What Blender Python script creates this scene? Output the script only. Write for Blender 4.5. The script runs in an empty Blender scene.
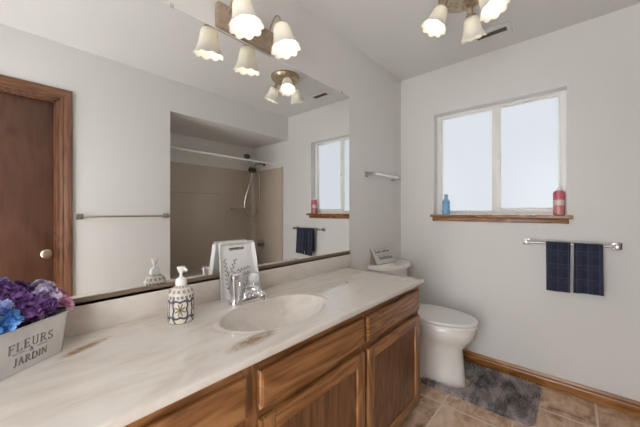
import bpy, bmesh, math, random
from mathutils import Vector, Matrix, noise
random.seed(7)
PI = math.pi
SC = bpy.context.scene
COL = SC.collection

# ------------------------------------------------------------------ camera
cam = bpy.data.objects.new('camera', bpy.data.cameras.new('camera'))
COL.objects.link(cam)
cam.data.sensor_width = 36.0
cam.data.lens = 15.98
cam.data.shift_y = -0.0038
cam.data.clip_start = 0.02
cam.location = (-2.509, -1.2164, 1.2139)
cam.rotation_euler = (PI/2, 0, math.radians(41.73) - PI/2)
SC.camera = cam

# ------------------------------------------------------------------ daylight, exposure
world = bpy.data.worlds.new('daylight'); SC.world = world
world.use_nodes = True
bg = world.node_tree.nodes['Background']
bg.inputs['Color'].default_value = (0.985, 0.99, 1.0, 1)
bg.inputs['Strength'].default_value = 6.3  # soft fill, reaching the room by the opening added in the west wall
SC.view_settings.view_transform = 'Standard'
SC.view_settings.look = 'None'
SC.view_settings.gamma = 1.0
SC.view_settings.exposure = 0.14
SC.view_settings.use_curve_mapping = False
BULB = 8.0            # lamp bulb radiance
CYC = SC.cycles
CYC.max_bounces = 12; CYC.diffuse_bounces = 6; CYC.glossy_bounces = 6; CYC.transmission_bounces = 8
CYC.sample_clamp_indirect = 6.0

# ------------------------------------------------------------------ materials
def lin(r, g, b):
    f = lambda c: (c/255/12.92) if c/255 <= .04045 else ((c/255+.055)/1.055)**2.4
    return (f(r), f(g), f(b), 1)

class NT:
    def __init__(s, name):
        s.m = bpy.data.materials.new(name); s.m.use_nodes = True
        s.t = s.m.node_tree; s.p = s.t.nodes['Principled BSDF']
    def n(s, kind, **kw):
        x = s.t.nodes.new(kind)
        for k, v in kw.items(): setattr(x, k, v)
        return x
    def l(s, a, b): s.t.links.new(a, b)
    def co(s, scale=(1, 1, 1), kind='Object', rot=(0, 0, 0)):
        tc = s.n('ShaderNodeTexCoord'); mp = s.n('ShaderNodeMapping')
        mp.inputs['Scale'].default_value = scale; mp.inputs['Rotation'].default_value = rot
        s.l(tc.outputs[kind], mp.inputs['Vector']); return mp.outputs['Vector']
    def noise(s, vec, scale, detail=4, rough=.55, dist=0.0):
        x = s.n('ShaderNodeTexNoise'); x.inputs['Scale'].default_value = scale
        x.inputs['Detail'].default_value = detail; x.inputs['Roughness'].default_value = rough
        x.inputs['Distortion'].default_value = dist
        if vec is not None: s.l(vec, x.inputs['Vector'])
        return x.outputs['Fac']
    def ramp(s, fac, stops):
        r = s.n('ShaderNodeValToRGB'); e = r.color_ramp.elements
        while len(e) > 1: e.remove(e[-1])
        e[0].position, e[0].color = stops[0]
        for p, c in stops[1:]:
            q = e.new(p); q.color = c
        s.l(fac, r.inputs['Fac']); return r.outputs['Color']
    def mix(s, fac, a, b, mode='MIX'):
        x = s.n('ShaderNodeMix', data_type='RGBA', blend_type=mode)
        for key, v in ((0, fac), (6, a), (7, b)):
            if hasattr(v, 'default_value') or isinstance(v, bpy.types.NodeSocket): s.l(v, x.inputs[key])
            else: x.inputs[key].default_value = v
        return x.outputs[2]
    def math(s, op, a, b=0.0, c=None):
        x = s.n('ShaderNodeMath', operation=op)
        for i, v in enumerate((a, b) if c is None else (a, b, c)):
            if isinstance(v, bpy.types.NodeSocket): s.l(v, x.inputs[i])
            else: x.inputs[i].default_value = v
        return x.outputs[0]
    def bump(s, h, strength=.2, dist=.002):
        b = s.n('ShaderNodeBump'); b.inputs['Strength'].default_value = strength
        b.inputs['Distance'].default_value = dist
        s.l(h, b.inputs['Height']); s.l(b.outputs['Normal'], s.p.inputs['Normal'])
    def set(s, **kw):
        for k, v in kw.items():
            k = k.replace('_', ' ')
            if isinstance(v, bpy.types.NodeSocket): s.l(v, s.p.inputs[k])
            else: s.p.inputs[k].default_value = v
        return s

def plain(name, color, rough=.5, metal=0.0, **kw):
    t = NT(name); t.set(Base_Color=color, Roughness=rough, Metallic=metal, **kw)
    t.bump(t.noise(t.co(), 180, 2), .04, .0005)
    return t.m

def paint(name, color, grain=90):
    t = NT(name); v = t.co()
    n = t.noise(v, 1.3, 3)
    c = t.mix(n, tuple(x*.97 for x in color[:3])+(1,), tuple(min(1, x*1.03) for x in color[:3])+(1,))
    t.set(Base_Color=c, Roughness=.62)
    t.bump(t.noise(v, grain, 3, .6), .22, .0025)
    return t.m

def wood(name, dark, mid, light, axis, rough=.38, grain=1.0, coat=.25, bands=9.0):
    """axis: 0 x, 1 y, 2 z - the direction the grain runs"""
    t = NT(name)
    sc = [9*grain, 9*grain, 9*grain]; sc[axis] = 1.5
    v = t.co(tuple(sc))
    field = t.noise(v, 1.0, 2, .5, .5)
    rings = t.math('PINGPONG', t.math('MULTIPLY', field, bands), .5)        # contour lines of a stretched field: cathedral figure
    rings = t.math('POWER', t.math('MULTIPLY', rings, 2.0), 1.6)
    sc2 = [75*grain, 75*grain, 75*grain]; sc2[axis] = 4
    fine = t.noise(t.co(tuple(sc2)), 1.0, 4, .65)
    wave = t.math('ADD', t.math('MULTIPLY', rings, .34), .30)
    f = t.math('ADD', t.math('MULTIPLY', wave, .55), t.math('MULTIPLY', fine, .50))
    c = t.ramp(f, [(.34, dark), (.46, mid), (.60, light), (.78, mid)])
    t.set(Base_Color=c, Roughness=rough, Coat_Weight=coat, Coat_Roughness=.25)
    t.bump(fine, .12, .0006)
    return t.m

M = {}
M['wall'] = paint('wall_paint', (.725, .712, .688, 1))
M['ceiling'] = paint('ceiling_paint', (.725, .71, .695, 1), 60)
OD, OM, OL = (.13, .050, .014, 1), (.235, .096, .030, 1), (.36, .175, .066, 1)
for i, a in enumerate('xyz'):
    M['oak_'+a] = wood('oak_grain_'+a, OD, OM, OL, i)
    M['trim_'+a] = wood('trim_oak_grain_'+a, (.16, .056, .010, 1), (.29, .110, .020, 1), (.38, .165, .038, 1), i, .35, 1.0, .3)
    M['casing_'+a] = wood('casing_grain_'+a, (.085, .034, .016, 1), (.145, .058, .028, 1), (.20, .086, .044, 1), i, .4)
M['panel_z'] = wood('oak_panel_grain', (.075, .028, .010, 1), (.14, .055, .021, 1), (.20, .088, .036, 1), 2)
M['cabinet_inside'] = wood('cabinet_shell', (.06, .022, .008, 1), (.10, .040, .015, 1), (.14, .060, .024, 1), 2, .5)
M['door'] = wood('door_veneer', (.070, .027, .014, 1), (.092, .037, .020, 1), (.115, .048, .026, 1), 2, .42, .5, .25, 4.0)
M['chrome'] = plain('chrome', (.80, .80, .82, 1), .12, 1.0)
M['nickel'] = plain('brushed_nickel', (.42, .40, .38, 1), .3, 1.0)
M['dark_chrome'] = plain('dark_chrome', (.30, .28, .26, 1), .25, 1.0)
M['bronze'] = plain('bronze_channel', (.20, .14, .10, 1), .5, .0)
M['brass'] = plain('old_brass', (.62, .50, .38, 1), .28, 1.0)
M['porcelain'] = plain('white_porcelain', (.78, .76, .72, 1), .12, Coat_Weight=.4)
M['white_plastic'] = plain('white_plastic', (.80, .79, .77, 1), .3)
M['vinyl'] = plain('window_vinyl', (.86, .86, .84, 1), .35)
M['surround'] = plain('tan_acrylic', (.53, .45, .37, 1), .10)
M['tub'] = plain('tan_tub', (.50, .42, .35, 1), .15)
M['black'] = plain('black_ink', (.03, .03, .035, 1), .6)
M['grey_ink'] = plain('grey_ink', (.22, .21, .205, 1), .6)
M['mirror'] = plain('mirror_silver', (.90, .91, .90, 1), .0, 1.0)
for l in list(M['mirror'].node_tree.links):
    if l.to_socket.name == 'Normal': M['mirror'].node_tree.links.remove(l)
M['leaf'] = plain('silk_leaf', (.06, .10, .04, 1), .6)

t = NT('fixture_wood'); v = t.co((30, 30, 30))
t.set(Base_Color=t.ramp(t.noise(v, 1.2, 5, .6, 1.0), [(.3, (.34, .25, .18, 1)), (.5, (.42, .32, .24, 1)), (.7, (.49, .39, .30, 1))]), Roughness=.4, Metallic=.35)
M['fixture'] = t.m

t = NT('fixture_canopy'); v = t.co((30, 30, 30))
t.set(Base_Color=t.ramp(t.noise(v, 1.2, 5, .6, 1.0), [(.3, (.30, .21, .13, 1)), (.5, (.46, .36, .25, 1)), (.7, (.60, .50, .38, 1))]), Roughness=.35, Metallic=.6)
M['canopy'] = t.m

# frosted window glass: a daylit window, its brightness given to the pane as emission
t = NT('frosted_glass')
tr = t.n('ShaderNodeEmission'); tr.inputs['Color'].default_value = (.88, .935, 1.0, 1); tr.inputs['Strength'].default_value = .76
gl = t.n('ShaderNodeBsdfGlossy'); gl.inputs['Roughness'].default_value = .25
fr = t.n('ShaderNodeFresnel'); fr.inputs['IOR'].default_value = 1.35
mx = t.n('ShaderNodeMixShader')
t.l(fr.outputs[0], mx.inputs[0]); t.l(tr.outputs[0], mx.inputs[1]); t.l(gl.outputs[0], mx.inputs[2])
t.l(mx.outputs[0], t.t.nodes['Material Output'].inputs['Surface'])
M['pane'] = t.m

# opal glass of the lamp shades
t = NT('opal_glass')
tr = t.n('ShaderNodeBsdfTranslucent'); tr.inputs['Color'].default_value = (.90, .88, .80, 1)
df = t.n('ShaderNodeBsdfDiffuse'); df.inputs['Color'].default_value = (.88, .86, .79, 1)
gl = t.n('ShaderNodeBsdfGlossy'); gl.inputs['Roughness'].default_value = .2
m1 = t.n('ShaderNodeMixShader'); m1.inputs[0].default_value = .80
m2 = t.n('ShaderNodeMixShader'); m2.inputs[0].default_value = .05
t.l(tr.outputs[0], m1.inputs[1]); t.l(df.outputs[0], m1.inputs[2])
t.l(m1.outputs[0], m2.inputs[1]); t.l(gl.outputs[0], m2.inputs[2])
t.l(m2.outputs[0], t.t.nodes['Material Output'].inputs['Surface'])
M['opal'] = t.m

t = NT('lit_bulb')
t.set(Base_Color=(1, 1, 1, 1), Emission_Color=(1.0, .93, .83, 1), Emission_Strength=BULB)
M['bulb'] = t.m

# cultured marble with brown veins; two heavier clouds lie left of the basin and on its front rim
t = NT('cultured_marble'); v = t.co((2.2, 5.5, 5), rot=(0, 0, .22))
w = t.noise(v, 1.6, 6, .62, 1.4)
c = t.ramp(w, [(.28, (.58, .50, .43, 1)), (.42, (.655, .59, .525, 1)), (.56, (.70, .65, .595, 1)), (.72, (.67, .615, .555, 1))])
def cloud(cx, cy, ang, rx, ry, c, lo, hi):
    tc = t.n('ShaderNodeTexCoord'); mp = t.n('ShaderNodeMapping', vector_type='TEXTURE')
    mp.inputs['Location'].default_value = (cx+2.0, cy+.28, .038); mp.inputs['Rotation'].default_value = (0, 0, ang)
    mp.inputs['Scale'].default_value = (rx, ry, .3)
    t.l(tc.outputs['Object'], mp.inputs['Vector'])
    ln = t.n('ShaderNodeVectorMath', operation='LENGTH'); t.l(mp.outputs[0], ln.inputs[0])
    fall = t.math('SMOOTH_MIN', t.math('MAXIMUM', t.math('SUBTRACT', 1.15, ln.outputs['Value']), 0.0), 1.0, .2)
    vein = t.noise(t.co((14, 34, 10), rot=(0, 0, ang)), 1.0, 5, .65, 2.2)
    k = t.ramp(t.math('MULTIPLY', fall, t.math('ADD', vein, .12)), [(lo, (0, 0, 0, 1)), (hi, (1, 1, 1, 1))])
    return t.mix(k, c, (.33, .22, .13, 1))
c = cloud(-2.345, -.145, .50, .115, .030, c, .26, .58)
c = cloud(-1.985, -.474, .12, .150, .050, c, .26, .60)
c = cloud(-1.22, -.27, .5, .06, .02, c, .36, .75)
t.set(Base_Color=c, Roughness=.08)
M['marble'] = t.m

# stone-look floor tiles
t = NT('stone_floor_tile')
v = t.co()
br = t.n('ShaderNodeTexBrick', offset=0.0, squash=1.0)
mp = t.n('ShaderNodeMapping'); mp.inputs['Location'].default_value = (.30, .24, 0)
t.l(v, mp.inputs['Vector']); t.l(mp.outputs[0], br.inputs['Vector'])
for k, x in (('Scale', 1.0), ('Mortar Size', .006), ('Mortar Smooth', .2), ('Bias', 0.0), ('Brick Width', .36), ('Row Height', .36)):
    br.inputs[k].default_value = x
br.inputs['Color1'].default_value = (.32, .32, .32, 1); br.inputs['Color2'].default_value = (.68, .68, .68, 1)
wn = t.noise(t.co((1, 1, 1), rot=(0, 0, .6)), 6.5, 7, .62, 1.2)
wn2 = t.noise(t.co((4, 11, 1), rot=(0, 0, .9)), 1.0, 5, .6, 1.5)
f = t.math('ADD', t.math('ADD', t.math('MULTIPLY', wn, .55), t.math('MULTIPLY', wn2, .45)), t.math('MULTIPLY', t.math('SUBTRACT', br.outputs['Color'], .5), .18))
tc_ = t.ramp(f, [(.38, (.24, .13, .075, 1)), (.45, (.44, .275, .17, 1)), (.52, (.58, .40, .265, 1)), (.62, (.74, .58, .43, 1))])
t.set(Base_Color=t.mix(br.outputs['Fac'], tc_, (.74, .62, .49, 1)), Roughness=.36)
t.bump(t.math('SUBTRACT', t.math('MULTIPLY', wn, .4), br.outputs['Fac']), .25, .002)
M['tile'] = t.m

# navy check towel
def towel_mat(name, sy, sz):
    t = NT(name); tc = t.n('ShaderNodeTexCoord'); sp = t.n('ShaderNodeSeparateXYZ'); t.l(tc.outputs['Object'], sp.inputs[0])
    def lines(o, period, w):
        return t.math('LESS_THAN', t.math('PINGPONG', o, period/2), w)
    a = t.math('MAXIMUM', lines(sp.outputs['Y'], sy, .0018), lines(sp.outputs['Z'], sz, .0018))
    b = t.math('MAXIMUM', lines(t.math('ADD', sp.outputs['Y'], sy*.28), sy, .009), lines(t.math('ADD', sp.outputs['Z'], sz*.25), sz, .012))
    c = t.mix(b, (.015, .018, .040, 1), (.022, .027, .056, 1))
    c = t.mix(t.math('MULTIPLY', a, .45), c, (.10, .12, .20, 1))
    t.set(Base_Color=c, Roughness=.95, Sheen_Weight=.25)
    t.bump(t.noise(t.co(), 420, 2), .6, .0015)
    return t.m
M['towel'] = towel_mat('navy_check_terry', .052, .088)

t = NT('rug_pile'); n_ = t.noise(t.co((5, 9, 3), rot=(0, 0, .5)), 1.0, 5, .68, .8)
t.set(Base_Color=t.ramp(n_, [(.38, (.05, .040, .040, 1)), (.46, (.15, .124, .122, 1)), (.54, (.35, .30, .285, 1)), (.66, (.56, .485, .455, 1))]), Roughness=.8, Sheen_Weight=.4)
M['rug'] = t.m

t = NT('whitewashed_metal'); n_ = t.noise(t.co((6, 6, 3)), 2.0, 4)
t.set(Base_Color=t.ramp(n_, [(.35, (.58, .58, .57, 1)), (.65, (.72, .715, .70, 1))]), Roughness=.25, Metallic=.25)
M['planter'] = t.m

def petal_mat(name, a, b, c_):
    t = NT(name); n_ = t.noise(t.co((1, 1, 1)), 38, 3, .6)
    t.set(Base_Color=t.ramp(n_, [(.34, a), (.50, b), (.66, c_)]), Roughness=.6, Sheen_Weight=.2)
    return t.m
M['purple'] = petal_mat('violet_petal', (.05, .016, .10, 1), (.20, .065, .31, 1), (.40, .20, .52, 1))
M['blue'] = petal_mat('blue_petal', (.02, .12, .42, 1), (.07, .28, .68, 1), (.25, .50, .85, 1))
M['lilac'] = petal_mat('lilac_petal', (.22, .16, .38, 1), (.58, .50, .70, 1), (.80, .75, .84, 1))
M['paleblue'] = petal_mat('pale_blue_petal', (.16, .20, .48, 1), (.36, .42, .72, 1), (.62, .66, .86, 1))
M['pink'] = petal_mat('pink_petal', (.42, .10, .26, 1), (.66, .26, .46, 1), (.80, .50, .62, 1))

# patterned ceramic of the soap bottle
t = NT('patterned_ceramic')
tc = t.n('ShaderNodeTexCoord'); sp = t.n('ShaderNodeSeparateXYZ'); t.l(tc.outputs['Object'], sp.inputs[0])
ang = t.math('ARCTAN2', sp.outputs['Y'], sp.outputs['X'])
u = t.math('DIVIDE', t.math('ADD', ang, 2.03), 1.50)          # tile repeats round the body
uu = t.math('SUBTRACT', t.math('FRACT', t.math('ADD', u, .5)), .5)
vv = t.math('DIVIDE', t.math('SUBTRACT', sp.outputs['Z'], .050), .082)
r2 = t.math('SQRT', t.math('ADD', t.math('MULTIPLY', uu, uu), t.math('MULTIPLY', vv, vv)))
th = t.math('ARCTAN2', vv, uu)
pet = t.math('MULTIPLY', t.math('COSINE', t.math('MULTIPLY', th, 4.0)), .075)
rr = t.math('ADD', r2, pet)
ring = t.math('LESS_THAN', t.math('ABSOLUTE', t.math('SUBTRACT', rr, .40)), .055)
ring2 = t.math('LESS_THAN', t.math('ABSOLUTE', t.math('SUBTRACT', t.math('SUBTRACT', r2, pet), .62)), .04)
star = t.math('LESS_THAN', t.math('ADD', r2, t.math('MULTIPLY', t.math('COSINE', t.math('MULTIPLY', th, 8.0)), .10)), .20)
dot = t.math('LESS_THAN', r2, .055)
band = t.math('MULTIPLY', t.math('GREATER_THAN', sp.outputs['Z'], .088), t.math('LESS_THAN', t.math('PINGPONG', t.math('ADD', ang, 7.0), .16), .10))
band = t.math('MULTIPLY', band, t.math('LESS_THAN', sp.outputs['Z'], .098))
inside = t.math('LESS_THAN', sp.outputs['Z'], .088)
c = t.mix(t.math('MULTIPLY', star, inside), (.64, .60, .52, 1), (.24, .19, .11, 1))
c = t.mix(t.math('MULTIPLY', t.math('MAXIMUM', ring, ring2), inside), c, (.085, .085, .125, 1))
c = t.mix(t.math('MULTIPLY', dot, inside), c, (.06, .06, .08, 1))
c = t.mix(band, c, (.20, .19, .18, 1))
t.set(Base_Color=c, Roughness=.25, Coat_Weight=.4)
M['soap'] = t.m
t = NT('patterned_shoulder')
tc = t.n('ShaderNodeTexCoord'); sp = t.n('ShaderNodeSeparateXYZ'); t.l(tc.outputs['Object'], sp.inputs[0])
ang = t.math('ARCTAN2', sp.outputs['Y'], sp.outputs['X'])
k = t.math('MULTIPLY', t.math('LESS_THAN', t.math('PINGPONG', t.math('ADD', ang, 7.0), .22), .13), t.math('LESS_THAN', t.math('PINGPONG', sp.outputs['Z'], .008), .005))
t.set(Base_Color=t.mix(k, (.64, .60, .52, 1), (.30, .285, .26, 1)), Roughness=.25, Coat_Weight=.4)
M['soap_shoulder'] = t.m

# liquid bottles
M['blue_liquid'] = plain('blue_bottle', (.34, .62, .88, 1), .15, Transmission_Weight=.35)
M['blue_cap'] = plain('blue_cap', (.20, .44, .70, 1), .3)
M['pink_liquid'] = plain('pink_bottle', (.66, .27, .28, 1), .2, Transmission_Weight=.1)
M['pink_label'] = plain('pink_label', (.70, .55, .52, 1), .4)
M['pink_band'] = plain('pink_band', (.60, .13, .19, 1), .3)
M['clear_acrylic'] = plain('clear_acrylic', (.80, .80, .79, 1), .12, Transmission_Weight=.35)
M['sign_face'] = plain('sign_face', (.58, .56, .53, 1), .6)
M['sign_side'] = wood('sign_side', (.18, .13, .09, 1), (.30, .23, .17, 1), (.38, .30, .23, 1), 2, .6, 1, 0)
M['tray'] = plain('tray_white', (.72, .71, .69, 1), .35)
M['dark_slot'] = plain('vent_dark', (.09, .075, .06, 1), .6)

# ------------------------------------------------------------------ mesh helpers
def new(): return bmesh.new()

def merge(bm, src, mat=None):
    me = bpy.data.meshes.new('tmp'); src.to_mesh(me); src.free()
    if mat is not None: me.transform(mat)
    bm.from_mesh(me); bpy.data.meshes.remove(me)

def box(bm, a, b, bev=0.0, seg=2, mat=None):
    s = bmesh.new(); bmesh.ops.create_cube(s, size=1.0)
    a = Vector(a); b = Vector(b)
    for v in s.verts:
        v.co = Vector([a[i] + (v.co[i]+.5)*(b[i]-a[i]) for i in range(3)])
    if bev: bmesh.ops.bevel(s, geom=s.edges[:], offset=bev, segments=seg, affect='EDGES', profile=.5)
    bmesh.ops.recalc_face_normals(s, faces=s.faces)
    merge(bm, s, mat)

def lathe(bm, prof, seg=32, mat=None, ripple=None, cap=True):
    """prof: list of (r, z); ripple(i, ang) -> (dr, dz)"""
    s = bmesh.new(); rows = []
    for i, (r, z) in enumerate(prof):
        row = []
        for k in range(seg):
            a = 2*PI*k/seg; dr = dz = 0
            if ripple: dr, dz = ripple(i, a)
            row.append(s.verts.new(((r+dr)*math.cos(a), (r+dr)*math.sin(a), z+dz)))
        rows.append(row)
    for i in range(len(rows)-1):
        for k in range(seg):
            s.faces.new((rows[i][k], rows[i][(k+1) % seg], rows[i+1][(k+1) % seg], rows[i+1][k]))
    if cap:
        if prof[0][0] > 1e-5: s.faces.new(list(reversed(rows[0])))
        if prof[-1][0] > 1e-5: s.faces.new(rows[-1])
    bmesh.ops.remove_doubles(s, verts=s.verts, dist=1e-6)
    bmesh.ops.recalc_face_normals(s, faces=s.faces)
    merge(bm, s, mat)

def spline(pts, n=8):
    pts = [Vector(p) for p in pts]; out = []
    P = [pts[0]*2-pts[1]] + pts + [pts[-1]*2-pts[-2]]
    for i in range(1, len(P)-2):
        a, b, c, d = P[i-1:i+3]
        for k in range(n):
            t = k/n
            out.append(.5*((2*b) + (c-a)*t + (2*a-5*b+4*c-d)*t*t + (3*b-a-3*c+d)*t**3))
    out.append(pts[-1]); return out

def tube(bm, pts, r, seg=12, mat=None):
    pts = [Vector(p) for p in pts]; s = bmesh.new(); rows = []
    rs = r if isinstance(r, (list, tuple)) else [r]*len(pts)
    up = None
    for i, p in enumerate(pts):
        d = (pts[min(i+1, len(pts)-1)] - pts[max(i-1, 0)]).normalized()
        if up is None:
            up = Vector((0, 0, 1)) if abs(d.z) < .9 else Vector((1, 0, 0))
        x = (up - d*up.dot(d)).normalized(); y = d.cross(x); up = x
        rows.append([s.verts.new(p + (x*math.cos(2*PI*k/seg) + y*math.sin(2*PI*k/seg))*rs[i]) for k in range(seg)])
    for i in range(len(rows)-1):
        for k in range(seg):
            s.faces.new((rows[i][k], rows[i][(k+1) % seg], rows[i+1][(k+1) % seg], rows[i+1][k]))
    s.faces.new(list(reversed(rows[0]))); s.faces.new(rows[-1])
    bmesh.ops.recalc_face_normals(s, faces=s.faces)
    merge(bm, s, mat)

def loft(bm, rings, caps=True, mat=None):
    s = bmesh.new(); rows = [[s.verts.new(p) for p in ring] for ring in rings]; n = len(rows[0])
    for i in range(len(rows)-1):
        for k in range(n):
            s.faces.new((rows[i][k], rows[i][(k+1) % n], rows[i+1][(k+1) % n], rows[i+1][k]))
    if caps: s.faces.new(list(reversed(rows[0]))); s.faces.new(rows[-1])
    bmesh.ops.recalc_face_normals(s, faces=s.faces)
    merge(bm, s, mat)

def prism(bm, poly, z0, z1, bev=0.0, mat=None):
    s = bmesh.new(); vs = [s.verts.new((x, y, z0)) for x, y in poly]
    f = s.faces.new(vs); r = bmesh.ops.extrude_face_region(s, geom=[f])
    for v in r['geom']:
        if isinstance(v, bmesh.types.BMVert): v.co.z = z1
    if bev:
        es = [e for e in s.edges if abs(e.verts[0].co.z - e.verts[1].co.z) < 1e-7]
        bmesh.ops.bevel(s, geom=es, offset=bev, segments=3, affect='EDGES', profile=.5)
    bmesh.ops.recalc_face_normals(s, faces=s.faces)
    merge(bm, s, mat)

def wloc(o):
    p = Vector((0, 0, 0))
    while o: p += o.location; o = o.parent
    return p

def obj(name, bm, mat, parent=None, world=True, smooth=.6, label=None):
    """link bm as ONE mesh object; vertices given in world coordinates unless world is False"""
    if parent is not None and world:
        bmesh.ops.translate(bm, vec=-wloc(parent), verts=bm.verts)
    me = bpy.data.meshes.new(name); bm.to_mesh(me); bm.free()
    if smooth:
        for p in me.polygons: p.use_smooth = True
        me.set_sharp_from_angle(angle=smooth)
    me.materials.append(mat)
    o = bpy.data.objects.new(name, me); COL.objects.link(o)
    if parent is not None: o.parent = parent
    if label: o['label'] = label
    return o

def base_at(o, p):
    """move a one-mesh object's origin to p without moving the mesh"""
    p = Vector(p); o.data.transform(Matrix.Translation(-p)); o.location = p

def tag(o, label, cat, group=None):
    o['label'] = label; o['category'] = cat
    if group: o['group'] = group
    return o

def thing(name, label, cat, loc, group=None):
    o = bpy.data.objects.new(name, None); COL.objects.link(o); o.location = loc
    o.empty_display_size = .05
    return tag(o, label, cat, group)

def structure(name, bm, mat, parent=None, smooth=.6):
    o = obj(name, bm, mat, parent, smooth=smooth)
    if parent is None: o['kind'] = 'structure'
    return o

def group_structure(name, loc=(0, 0, 0)):
    o = bpy.data.objects.new(name, None); COL.objects.link(o); o.location = loc
    o['kind'] = 'structure'; return o

def copy_tree(root, loc, rot=None):
    r = root.copy(); COL.objects.link(r); r.location = loc
    if rot is not None: r.rotation_euler = rot
    for ch in root.children:
        c = ch.copy(); COL.objects.link(c); c.parent = r
        for g in ch.children:
            d = g.copy(); COL.objects.link(d); d.parent = c
    return r

# ------------------------------------------------------------------ setting
H = 2.44; W = 1.59; XW = -3.15; TB = 2.36           # ceiling, room width, west wall, alcove back
SX = -1.467; SZ = 2.145                             # alcove start, soffit underside
WY0, WY1, WZ0, WZ1 = -1.183, -.309, 1.163, 2.049    # window opening

b = new(); box(b, (XW, -TB, -.06), (0, 0, 0)); structure('floor', b, M['tile'])
b = new(); box(b, (XW, -W, H), (0, 0, H+.08)); structure('ceiling', b, M['ceiling'])
b = new(); box(b, (XW, 0, 0), (.12, .12, H)); structure('wall_north', b, M['wall'])
b = new()
box(b, (0, -TB, 0), (.12, WY0, H)); box(b, (0, WY1, 0), (.12, 0, H))
box(b, (0, WY0, 0), (.12, WY1, WZ0)); box(b, (0, WY0, WZ1), (.12, WY1, H))
structure('wall_east', b, M['wall'])
DX0, DX1, DZ = -2.985, -2.225, 2.035                # door opening
b = new()
box(b, (XW, -W-.12, 0), (DX0, -W, H)); box(b, (DX1, -W-.12, 0), (SX, -W, H))
box(b, (DX0, -W-.12, DZ), (DX1, -W, H)); box(b, (SX, -W-.12, SZ), (0, -W, H))
structure('wall_south', b, M['wall'])
b = new(); box(b, (SX-.10, -TB-.1, 0), (SX, -W-.12, SZ)); structure('wall_alcove_west', b, M['wall'])
b = new(); box(b, (SX-.10, -TB-.1, 0), (.12, -TB, SZ+.05)); structure('wall_alcove_south', b, M['wall'])
b = new(); box(b, (SX-.10, -TB, SZ), (0, -W-.12, SZ+.05)); structure('ceiling_alcove', b, M['ceiling'])
b = new()                                            # unseen west wall, with a doorway opening added to let in fill light
box(b, (XW-.12, -.55, 0), (XW, .12, H)); box(b, (XW-.12, -W-.12, 0), (XW, -1.45, H)); box(b, (XW-.12, -1.45, 2.05), (XW, -.55, H))
structure('wall_west', b, M['wall'])

def skirting(name, p0, p1, axis, out):
    b = new(); hgt = .088
    prof = [(0, 0), (.014, 0), (.014, .052), (.011, .060), (.0115, .070), (.007, .082), (.004, hgt), (0, hgt)]
    rings = []
    for p in (p0, p1):
        ring = []
        for d, z in prof:
            q = Vector(p); q[1-axis] += d*out; q.z = z; ring.append(q)
        rings.append(ring)
    loft(b, rings)
    structure(name, b, M['trim_y' if axis == 1 else 'trim_x'], smooth=.3)
skirting('baseboard_east', (0, -W, 0), (0, 0, 0), 1, -1)
skirting('baseboard_south', (-2.155, -W, 0), (SX, -W, 0), 0, 1)
skirting('baseboard_north', (-.80, 0, 0), (-.015, 0, 0), 0, -1)

# door in the south wall (seen in the mirror)
d = group_structure('door_1', (DX0, -W, 0))
b = new(); box(b, (DX0+.004, -W-.075, .01), (DX1-.018, -W-.04, DZ-.018), .002); obj('door_panel', b, M['door'], d)
b = new()
for x0, x1 in ((DX0-.0, DX0+.004), (DX1-.016, DX1)):
    box(b, (x0, -W-.12, 0), (x1, -W, DZ))
box(b, (DX0, -W-.12, DZ-.016), (DX1, -W, DZ)); box(b, (DX1-.030, -W-.036, 0), (DX1-.016, -W-.012, DZ-.016)); box(b, (DX0, -W-.036, DZ-.030), (DX1-.016, -W-.012, DZ-.016))
obj('door_jamb', b, M['casing_z'], d)
def casing_bar(bm, pts_in, pts_out):
    """a moulded strip swept between two edges; profile steps in thickness"""
    prof = [(0, 0), (0, .010), (.18, .013), (.30, .011), (.55, .016), (.80, .019), (.92, .019), (1, .014), (1, 0)]
    rings = []
    for a, c in zip(pts_in, pts_out):
        a = Vector(a); c = Vector(c)
        rings.append([a.lerp(c, f) + Vector((0, th, 0)) for f, th in prof])
    loft(bm, rings)
CW = .068
b = new(); casing_bar(b, [(DX1+.0, -W, 0), (DX1+.0, -W, DZ)], [(DX1+CW, -W, 0), (DX1+CW, -W, DZ+CW)])
casing_bar(b, [(DX0, -W, 0), (DX0, -W, DZ)], [(DX0-CW, -W, 0), (DX0-CW, -W, DZ+CW)])
obj('door_casing', b, M['casing_z'], d, smooth=.3)
b = new(); casing_bar(b, [(DX0, -W, DZ), (DX1, -W, DZ)], [(DX0-CW, -W, DZ+CW), (DX1+CW, -W, DZ+CW)])
obj('door_head_casing', b, M['casing_x'], d, smooth=.3)
k = Matrix.Translation((-2.292, -W-.04, .905)) @ Matrix.Rotation(-PI/2, 4, 'X')
b = new(); lathe(b, [(0, 0), (.032, 0), (.032, .004), (.027, .008), (.012, .010), (.011, .030), (.018, .036), (.027, .048), (.028, .060), (.022, .070), (0, .073)], 24, k)
obj('door_knob', b, M['brass'], d, label='brass door knob')

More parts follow.
